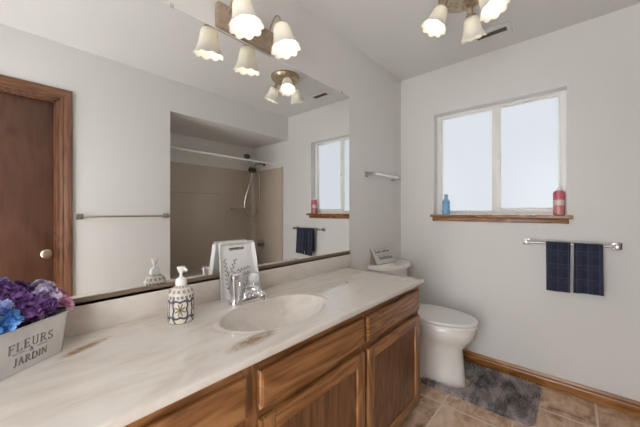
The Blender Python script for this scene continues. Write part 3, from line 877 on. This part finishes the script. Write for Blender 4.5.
# ------------------------------------------------------------------ things on the counter
# soap dispenser
sp_ = thing('soap_dispenser', 'white ceramic pump soap dispenser with navy and tan tile pattern', 'soap dispenser', (-2.070, -.142, CT+.0005))
b = new(); lathe(b, [(0, 0), (.040, 0), (.0435, .003), (.044, .008), (.044, .098), (.0435, .103), (.0425, .104), (0, .104)], 40); obj('body', b, M['soap'], sp_, world=False)
b = new(); lathe(b, [(.0425, .104), (.041, .109), (.034, .118), (.023, .126), (.017, .130), (0, .130)], 40); obj('shoulder', b, M['soap_shoulder'], sp_, world=False)
b = new(); lathe(b, [(.016, .128), (.019, .130), (.0195, .142), (.017, .152), (.010, .157), (.006, .160), (.0052, .176), (0, .176)], 24); obj('collar', b, M['white_plastic'], sp_, world=False)
b = new(); lathe(b, [(0, .174), (.008, .174), (.012, .186), (.015, .194), (.013, .197), (0, .198)], 24); tube(b, spline([(0, 0, .190), (.004, -.010, .190), (.008, -.019, .187), (.010, -.024, .182)], 4), [.005]*9+[.0045]*3+[.004], 10); obj('pump', b, M['white_plastic'], sp_, world=False)

# white tray leaning on the mirror behind the faucet
tr_ = thing('serving_tray', 'white tray with handle slot and grey sprigs leaning against the mirror', 'tray', (-1.768, -.062, CT+.001))
lean = math.atan2(.042, .245)
tr_.rotation_euler = (-lean, 0, 0)
b = new(); s = bmesh.new()
TW, TH = .085, .249
def quadbox(bm, bl, br_, tr2, tl2, y0, y1):
    loft(bm, [[(p[0], y0, p[1]) for p in (bl, br_, tr2, tl2)], [(p[0], y1, p[1]) for p in (bl, br_, tr2, tl2)]])
def wt(z): return .097-.012*z/TH           # half width grows towards the top
z0s, z1s = TH-.030, TH-.018
quadbox(b, (-wt(0), 0), (wt(0), 0), (wt(z0s), z0s), (-wt(z0s), z0s), -.004, .004)
quadbox(b, (-wt(z1s), z1s), (wt(z1s), z1s), (wt(TH), TH), (-wt(TH), TH), -.004, .004)
quadbox(b, (-wt(z0s), z0s), (-.040, z0s), (-.040, z1s), (-wt(z1s), z1s), -.004, .004)
quadbox(b, (.040, z0s), (wt(z0s), z0s), (wt(z1s), z1s), (.040, z1s), -.004, .004)
s.free()
obj('tray_base', b, M['tray'], tr_, world=False, smooth=.3)
b = new()
for sg_ in (-1, 1):
    rings = []
    for z in (0, TH*.5, TH):
        w0 = wt(z)
        rings.append([(sg_*(w0-.004), -.004, z), (sg_*(w0+.005), -.018, z), (sg_*(w0+.008), -.018, z), (sg_*(w0+.002), .003, z)])
    loft(b, rings)
loft(b, [[(x, -.004, TH-.006), (x, -.022, TH+.004), (x, -.022, TH+.008), (x, .003, TH+.002)] for x in (-wt(TH), wt(TH))])
obj('tray_rim', b, M['tray'], tr_, world=False, smooth=.3)
b = new(); rnd = random.Random(5)
def sprig(x0, z0, x1, z1, n, ln):
    ribbon(b, [(x0, z0), ((x0+x1)/2+.004, (z0+z1)/2), (x1, z1)], .0016, -.0041)
    for i in range(n):
        t = .15+.85*i/n; x = x0+(x1-x0)*t; z = z0+(z1-z0)*t; sd = -1 if i % 2 else 1
        a = math.atan2(z1-z0, x1-x0)+sd*.7; l_ = ln*(1-.4*t)
        ribbon(b, [(x, z), (x+math.cos(a)*l_*.5, z+math.sin(a)*l_*.5), (x+math.cos(a)*l_, z+math.sin(a)*l_)], [.0008, .0055, .0006], -.0041)
sprig(-.055, .02, -.068, .185, 14, .020); sprig(-.055, .10, -.010, .180, 8, .018); sprig(-.06, .03, -.030, .115, 8, .020)
sprig(-.02, .118, .062, .134, 8, .016); sprig(.0, .100, .060, .108, 6, .016); sprig(-.035, .06, .0, .10, 5, .015); sprig(.02, .04, .05, .09, 6, .016)
obj('sprig_print', b, M['grey_ink'], tr_, world=False, smooth=0, label='dark grey botanical print')

# faucet
fa = thing('faucet', 'chrome bathroom faucet on the countertop behind the basin', 'faucet', (-1.785, -.126, CT))
FX, FYY = -1.785, -.126
b = new()
def stad(hw, r, z, n=10):
    pts = []
    for i in range(n+1):
        a = -PI/2+PI*i/n; pts.append((FX+hw+r*math.cos(a), FYY+r*math.sin(a), z))
    for i in range(n+1):
        a = PI/2+PI*i/n; pts.append((FX-hw+r*math.cos(a), FYY+r*math.sin(a), z))
    return pts
loft(b, [stad(.052, .027, CT+.0005), stad(.052, .027, CT+.010), stad(.050, .024, CT+.018), stad(.046, .018, CT+.021)]); obj('base_plate', b, M['chrome'], fa)
b = new(); lathe(b, [(.016, .018), (.017, .03), (.019, .055), (.025, .09), (.031, .118), (.032, .128), (.028, .134), (0, .136)], 28, Matrix.Translation((FX-.052, FYY, CT))); obj('handle', b, M['chrome'], fa, label='tapered chrome handle')
b = new(); lathe(b, [(.022, .018), (.021, .04), (.018, .06), (.014, .072), (0, .074)], 24, Matrix.Translation((FX+.045, FYY, CT))); obj('valve_neck', b, M['chrome'], fa)
b = new(); lathe(b, [(.013, .072), (.022, .076), (.0285, .088), (.029, .100), (.026, .112), (.016, .120), (0, .121)], 10, Matrix.Translation((FX+.045, FYY, CT))); obj('handle', b, M['clear_acrylic'], fa, smooth=.3, label='clear acrylic knob handle')
b = new(); tube(b, spline([(FX+.004, FYY, CT+.012), (FX+.004, FYY-.004, CT+.045), (FX+.008, FYY-.035, CT+.062), (FX+.012, FYY-.085, CT+.054), (FX+.013, FYY-.112, CT+.040)], 6), [.021]*6+[.020]*6+[.018]*6+[.0155]*6+[.014], 16); lathe(b, [(.009, 0), (.012, 0), (.012, .014), (.009, .014)], 18, Matrix.Translation((FX+.013, FYY-.113, CT+.028))); obj('spout', b, M['chrome'], fa)
b = new(); tube(b, [(FX+.004, FYY+.016, CT+.015), (FX+.004, FYY+.016, CT+.075)], .0025, 8); lathe(b, [(0, 0), (.005, .001), (.006, .006), (0, .010)], 12, Matrix.Translation((FX+.004, FYY+.016, CT+.074))); obj('lift_rod', b, M['chrome'], fa)

# planter
PA = math.radians(36.7); U = Vector((math.cos(PA), math.sin(PA), 0)); N = Vector((math.sin(PA), -math.cos(PA), 0))
PC = Vector((-2.462, -.176, CT+.0005)) - N*.045
pl = thing('planter', 'white metal planter with dark FLEURS & JARDIN lettering on the counter', 'planter', PC)
pl.rotation_euler = (0, 0, PA)
PL, PD, PH = .096, .045, .108
b = new()
def prect(l_, d_, z, r=.020): return rr(-l_, l_, -d_, d_, r, z, 4)
loft(b, [prect(PL, PD, 0), prect(PL+.004, PD+.004, PH*.5), prect(PL+.008, PD+.008, PH), prect(PL+.011, PD+.011, PH+.002), prect(PL+.011, PD+.011, PH+.005), prect(PL+.006, PD+.006, PH+.004), prect(PL+.004, PD+.002, PH*.6), prect(PL-.004, PD-.004, .004)])
obj('tub', b, M['planter'], pl, world=False, smooth=.5)
# lettering: serif strokes, glyphs on a unit box (width, strokes)
def arcp(cx, cz, rx, rz, a0, a1, n=12): return [(cx+rx*math.cos(math.radians(a0+(a1-a0)*i/n)), cz+rz*math.sin(math.radians(a0+(a1-a0)*i/n))) for i in range(n+1)]
TK, TN = .15, .07
def ser(x, z, w=.28): return ([(x-w/2, z), (x+w/2, z)], .05)
GL = {
 'F': (.62, [([(.12, 0), (.12, 1)], TK), ([(.0, .975), (.58, .975)], TN), ([(.12, .52), (.45, .52)], TN), ([(.57, 1), (.57, .80)], .06), ([(.45, .62), (.45, .42)], .06), ser(.12, .02)]),
 'L': (.62, [([(.12, 0), (.12, 1)], TK), ([(.0, .025), (.58, .025)], TN), ([(.57, 0), (.57, .22)], .06), ser(.12, .98)]),
 'E': (.64, [([(.12, 0), (.12, 1)], TK), ([(.0, .975), (.56, .975)], TN), ([(.0, .025), (.60, .025)], TN), ([(.12, .52), (.44, .52)], TN), ([(.55, 1), (.55, .80)], .06), ([(.59, 0), (.59, .22)], .06), ([(.44, .62), (.44, .42)], .06)]),
 'U': (.80, [([(.14, 1), (.14, .30)] + arcp(.40, .28, .26, .25, 180, 360) + [(.66, .30), (.66, 1)], .10), ser(.14, .98), ser(.66, .98)]),
 'R': (.76, [([(.12, 0), (.12, 1)], TK), ([(.0, .97), (.30, .97)] + arcp(.32, .74, .24, .23, 90, -90) + [(.12, .51)], .085), ([(.34, .50), (.66, .03)], .13), ser(.12, .02), ([(.60, .02), (.76, .02)], .05)]),
 'S': (.58, [(arcp(.28, .73, .22, .24, 35, 270, 14) + arcp(.28, .26, .24, .24, 90, -150, 14), .11), ([(.48, 1), (.48, .78)], .05), ([(.06, .24), (.06, .0)], .05)]),
 'J': (.42, [([(.26, 1), (.26, .18)] + arcp(.10, .16, .16, .24, 0, -130), .13), ser(.26, .98)]),
 'A': (.84, [([(.40, 1), (.12, 0)], .065), ([(.40, 1), (.70, 0)], .15), ([(.22, .34), (.60, .34)], .055), ser(.12, .02, .22), ser(.70, .02)]),
 'D': (.82, [([(.12, 0), (.12, 1)], TK), ([(.0, .97), (.30, .97)] + arcp(.32, .5, .38, .47, 90, -90, 16) + [(.0, .03)], .09)]),
 'I': (.30, [([(.14, 0), (.14, 1)], TK), ser(.14, .98), ser(.14, .02)]),
 'N': (.86, [([(.12, 0), (.12, 1)], .07), ([(.12, 1), (.70, 0)], .14), ([(.70, 0), (.70, 1)], .07), ser(.12, .02, .22), ser(.70, .98, .22), ([(.0, .98), (.14, .98)], .05)]),
 '&': (.86, [([(.78, .02)] + [(.30, .72)] + arcp(.36, .82, .14, .15, 200, -30, 10) + [(.40, .62), (.20, .46)] + arcp(.28, .24, .22, .22, 130, 330, 12) + [(.66, .42), (.72, .52)], .085)]),
}
b = new()
slope = math.atan2(.008, PH)*.9
lmat = Matrix.Translation((0, -PD-.0006, 0)) @ Matrix.Rotation(slope, 4, 'X')
def write(txt, xc, zb, h, gap=.16, bend=0.0, sx=1.0):
    tw = sum(GL[c][0] for c in txt)+gap*(len(txt)-1); x = -tw/2
    for c in txt:
        for pts, wd in GL[c][1]:
            q = []
            for px, pz in pts:
                X = (x+px)*h*sx; q.append((xc+X, zb+pz*h + bend*(X/.05)**2))
            ribbon(b, q, wd*h, -.0004, lmat)
        x += GL[c][0]+gap
write('FLEURS', .003, .056, .0225, .20, -.003, .92)
write('&', .003, .043, .012)
write('JARDIN', .003, .019, .0185, .14, .002, .90)
ribbon(b, [(-.040, .049), (-.013, .0495)], .0012, -.0004, lmat); ribbon(b, [(.016, .0495), (.043, .049)], .0012, -.0004, lmat)
obj('lettering', b, M['grey_ink'], pl, world=False, smooth=0, label='dark FLEURS & JARDIN lettering')

# silk flowers standing in the planter
def petal(s, base, d, up, ln, wd, cup):
    """curved petal patch from base along d"""
    d = d.normalized(); side = d.cross(up).normalized(); nrm = side.cross(d).normalized(); rows = []
    for i, (t, wf) in enumerate(((0, .25), (.35, .85), (.7, 1.0), (1.0, .55))):
        c_ = base + d*ln*t + nrm*cup*ln*t*t
        rows.append([s.verts.new(c_ + side*wd*wf*q + nrm*abs(q)*wd*.35) for q in (-1, 0, 1)])
    for i in range(3):
        for j in range(2): s.faces.new((rows[i][j], rows[i][j+1], rows[i+1][j+1], rows[i+1][j]))
def sph(rnd):
    while True:
        v = Vector((rnd.uniform(-1, 1), rnd.uniform(-1, 1), rnd.uniform(-.35, 1)))
        if .1 < v.length < 1: return v.normalized()
def bloom_bm(R, n, seed, ln=.014, wd=.0075, ball=.6):
    rnd = random.Random(seed); b = new(); s = bmesh.new()
    for i in range(n):
        v = sph(rnd); c_ = v*R*rnd.uniform(.62, .9)
        up = v; a0 = rnd.uniform(0, 6.28)
        t1 = v.orthogonal().normalized(); t2 = v.cross(t1)
        for k in range(4):
            a = a0+k*PI/2; d = (t1*math.cos(a)+t2*math.sin(a)+v*rnd.uniform(.15, .7))
            petal(s, c_, d, v, ln*rnd.uniform(.8, 1.2), wd, rnd.uniform(-.3, .4))
    merge(b, s)
    s = bmesh.new(); bmesh.ops.create_icosphere(s, subdivisions=2, radius=R*ball); merge(b, s)
    return b
def rose_bm(R, seed):
    rnd = random.Random(seed); b = new(); s = bmesh.new()
    for ring, (k, tilt, l_) in enumerate(((3, .25, .55), (4, .5, .75), (5, .85, .95), (6, 1.2, 1.1))):
        for i in range(k):
            a = 2*PI*i/k+ring*.6; h = Vector((math.cos(a), math.sin(a), 0))
            d = h*math.sin(tilt)+Vector((0, 0, math.cos(tilt)))
            petal(s, h*R*.12, d, h.cross(Vector((0, 0, 1))).cross(d), R*l_, R*.45, -.25)
    merge(b, s); s = bmesh.new(); bmesh.ops.create_icosphere(s, subdivisions=2, radius=R*.28); merge(b, s); return b
def stem_bm(h, seed):
    b = new(); tube(b, [(0, 0, -h), (.002, 0, -h*.5), (0, 0, 0)], .0016, 6)
    return b
def leaf_bm(h, seed):
    rnd = random.Random(seed); b = new(); s = bmesh.new()
    for i in range(3):
        a = rnd.uniform(0, 6.28); d = Vector((math.cos(a), math.sin(a), 1.1)); petal(s, Vector((0, 0, -.022)), d, Vector((0, 0, 1)), .034, .011, -.3)
    merge(b, s); return b
def make_flower(kind, R, mat, seed, label, group):
    f = thing('silk_flower', label, 'flower', (0, 0, 0), group)
    bm = bloom_bm(R, 34, seed) if kind == 'mop' else bloom_bm(R, 20, seed, .020, .008, .45) if kind == 'loose' else rose_bm(R, seed)
    obj('bloom', bm, mat, f, world=False, smooth=1.5)
    obj('stem', stem_bm(.055, seed), M['leaf'], f, world=False); obj('leaf', leaf_bm(.06, seed), M['leaf'], f, world=False, smooth=1.5)
    return f
def at(l_, d_, z): return PC + U*l_ - N*d_ + Vector((0, 0, z-.010))     # along the planter, towards the wall, above the counter
GV = 'violet silk flowers in the planter'
mop = make_flower('mop', .031, M['purple'], 1, 'violet silk bloom at the rim above the letter E', GV)
mop.location = at(.012, -.020, .138); mop.rotation_euler = (.3, .2, 0)
for l_, d_, z, rz, lab in ((.058, -.012, .138, 1.2, 'violet silk bloom at the rim beside the pink rose'),
                           (.040, .026, .152, 2.1, 'violet silk bloom behind the rim, tallest near the middle'),
                           (-.012, .020, .156, 3.3, 'violet silk bloom in the back row behind the pale blue bloom'),
                           (-.062, .024, .156, 4.0, 'violet silk bloom in the back row near the left end of the planter')):
    c = copy_tree(mop, at(l_, d_, z), (.2*math.sin(rz), .2, rz)); c['label'] = lab
GB = 'blue silk flowers in the planter'
bl = make_flower('loose', .026, M['blue'], 21, 'bright blue silk bloom at the planter rim above the letter F', GB)
bl.location = at(-.046, -.034, .138); bl.rotation_euler = (.5, 0, .4)
c = copy_tree(bl, at(-.086, -.030, .140), (.4, .1, 2.2)); c['label'] = 'bright blue silk bloom nearest the left end of the planter'
p_ = make_flower('loose', .027, M['paleblue'], 33, 'pale blue silk bloom among the violet ones', 'pale silk flowers in the planter')
p_.location = at(-.050, -.008, .160); p_.rotation_euler = (.4, 0, 1)
p_ = make_flower('loose', .031, M['lilac'], 44, 'white and lilac silk bloom behind the pink rose', 'pale silk flowers in the planter')
p_.location = at(.088, .008, .154); p_.rotation_euler = (.2, .2, .4)
p_ = make_flower('rose', .035, M['pink'], 52, 'pink silk rose leaning over the right end of the planter', None)
p_.location = at(.108, -.010, .136); p_.rotation_euler = (.55, .45, PA)

# ------------------------------------------------------------------ bottles on the sill
bt = thing('bottle', 'slim clear blue bottle on the window sill', 'bottle', (.020, -.405, SILLZ+.0005), 'bottles on the window sill')
bt.scale = (1.1, 1.1, 1.18)
b = new(); lathe(b, [(0, 0), (.022, 0), (.026, .003), (.027, .010), (.027, .090), (.025, .098), (.018, .108), (.012, .113), (.012, .118), (0, .118)], 28); obj('body', b, M['blue_liquid'], bt, world=False)
b = new(); lathe(b, [(.0135, .117), (.0140, .118), (.0140, .140), (.012, .144), (0, .145)], 20); obj('cap', b, M['blue_cap'], bt, world=False)
b = new(); lathe(b, [(.0272, .030), (.0275, .032), (.0275, .072), (.0272, .074)], 28, cap=False); obj('label', b, M['blue_cap'], bt, world=False)
bt = thing('bottle', 'wide pink bottle with a pale band on the window sill', 'bottle', (.024, -1.143, SILLZ+.0005), 'bottles on the window sill')
bt.scale = (.94, .94, 1.1)
b = new(); lathe(b, [(0, 0), (.030, 0), (.033, .003), (.034, .010), (.034, .130), (.032, .142), (.026, .150), (.018, .153), (0, .153)], 32); obj('body', b, M['pink_liquid'], bt, world=False)
b = new(); lathe(b, [(.0342, .060), (.0346, .061), (.0346, .094), (.0342, .095)], 32, cap=False); obj('label', b, M['pink_label'], bt, world=False, label='pale pink paper label')
b = new(); lathe(b, [(.0342, .097), (.0346, .098), (.0346, .138), (.0325, .1435)], 32, cap=False); obj('upper_band', b, M['pink_band'], bt, world=False)
b = new(); lathe(b, [(.014, .152), (.0155, .154), (.0155, .164), (.012, .169), (0, .170)], 20); obj('cap', b, M['white_plastic'], bt, world=False)
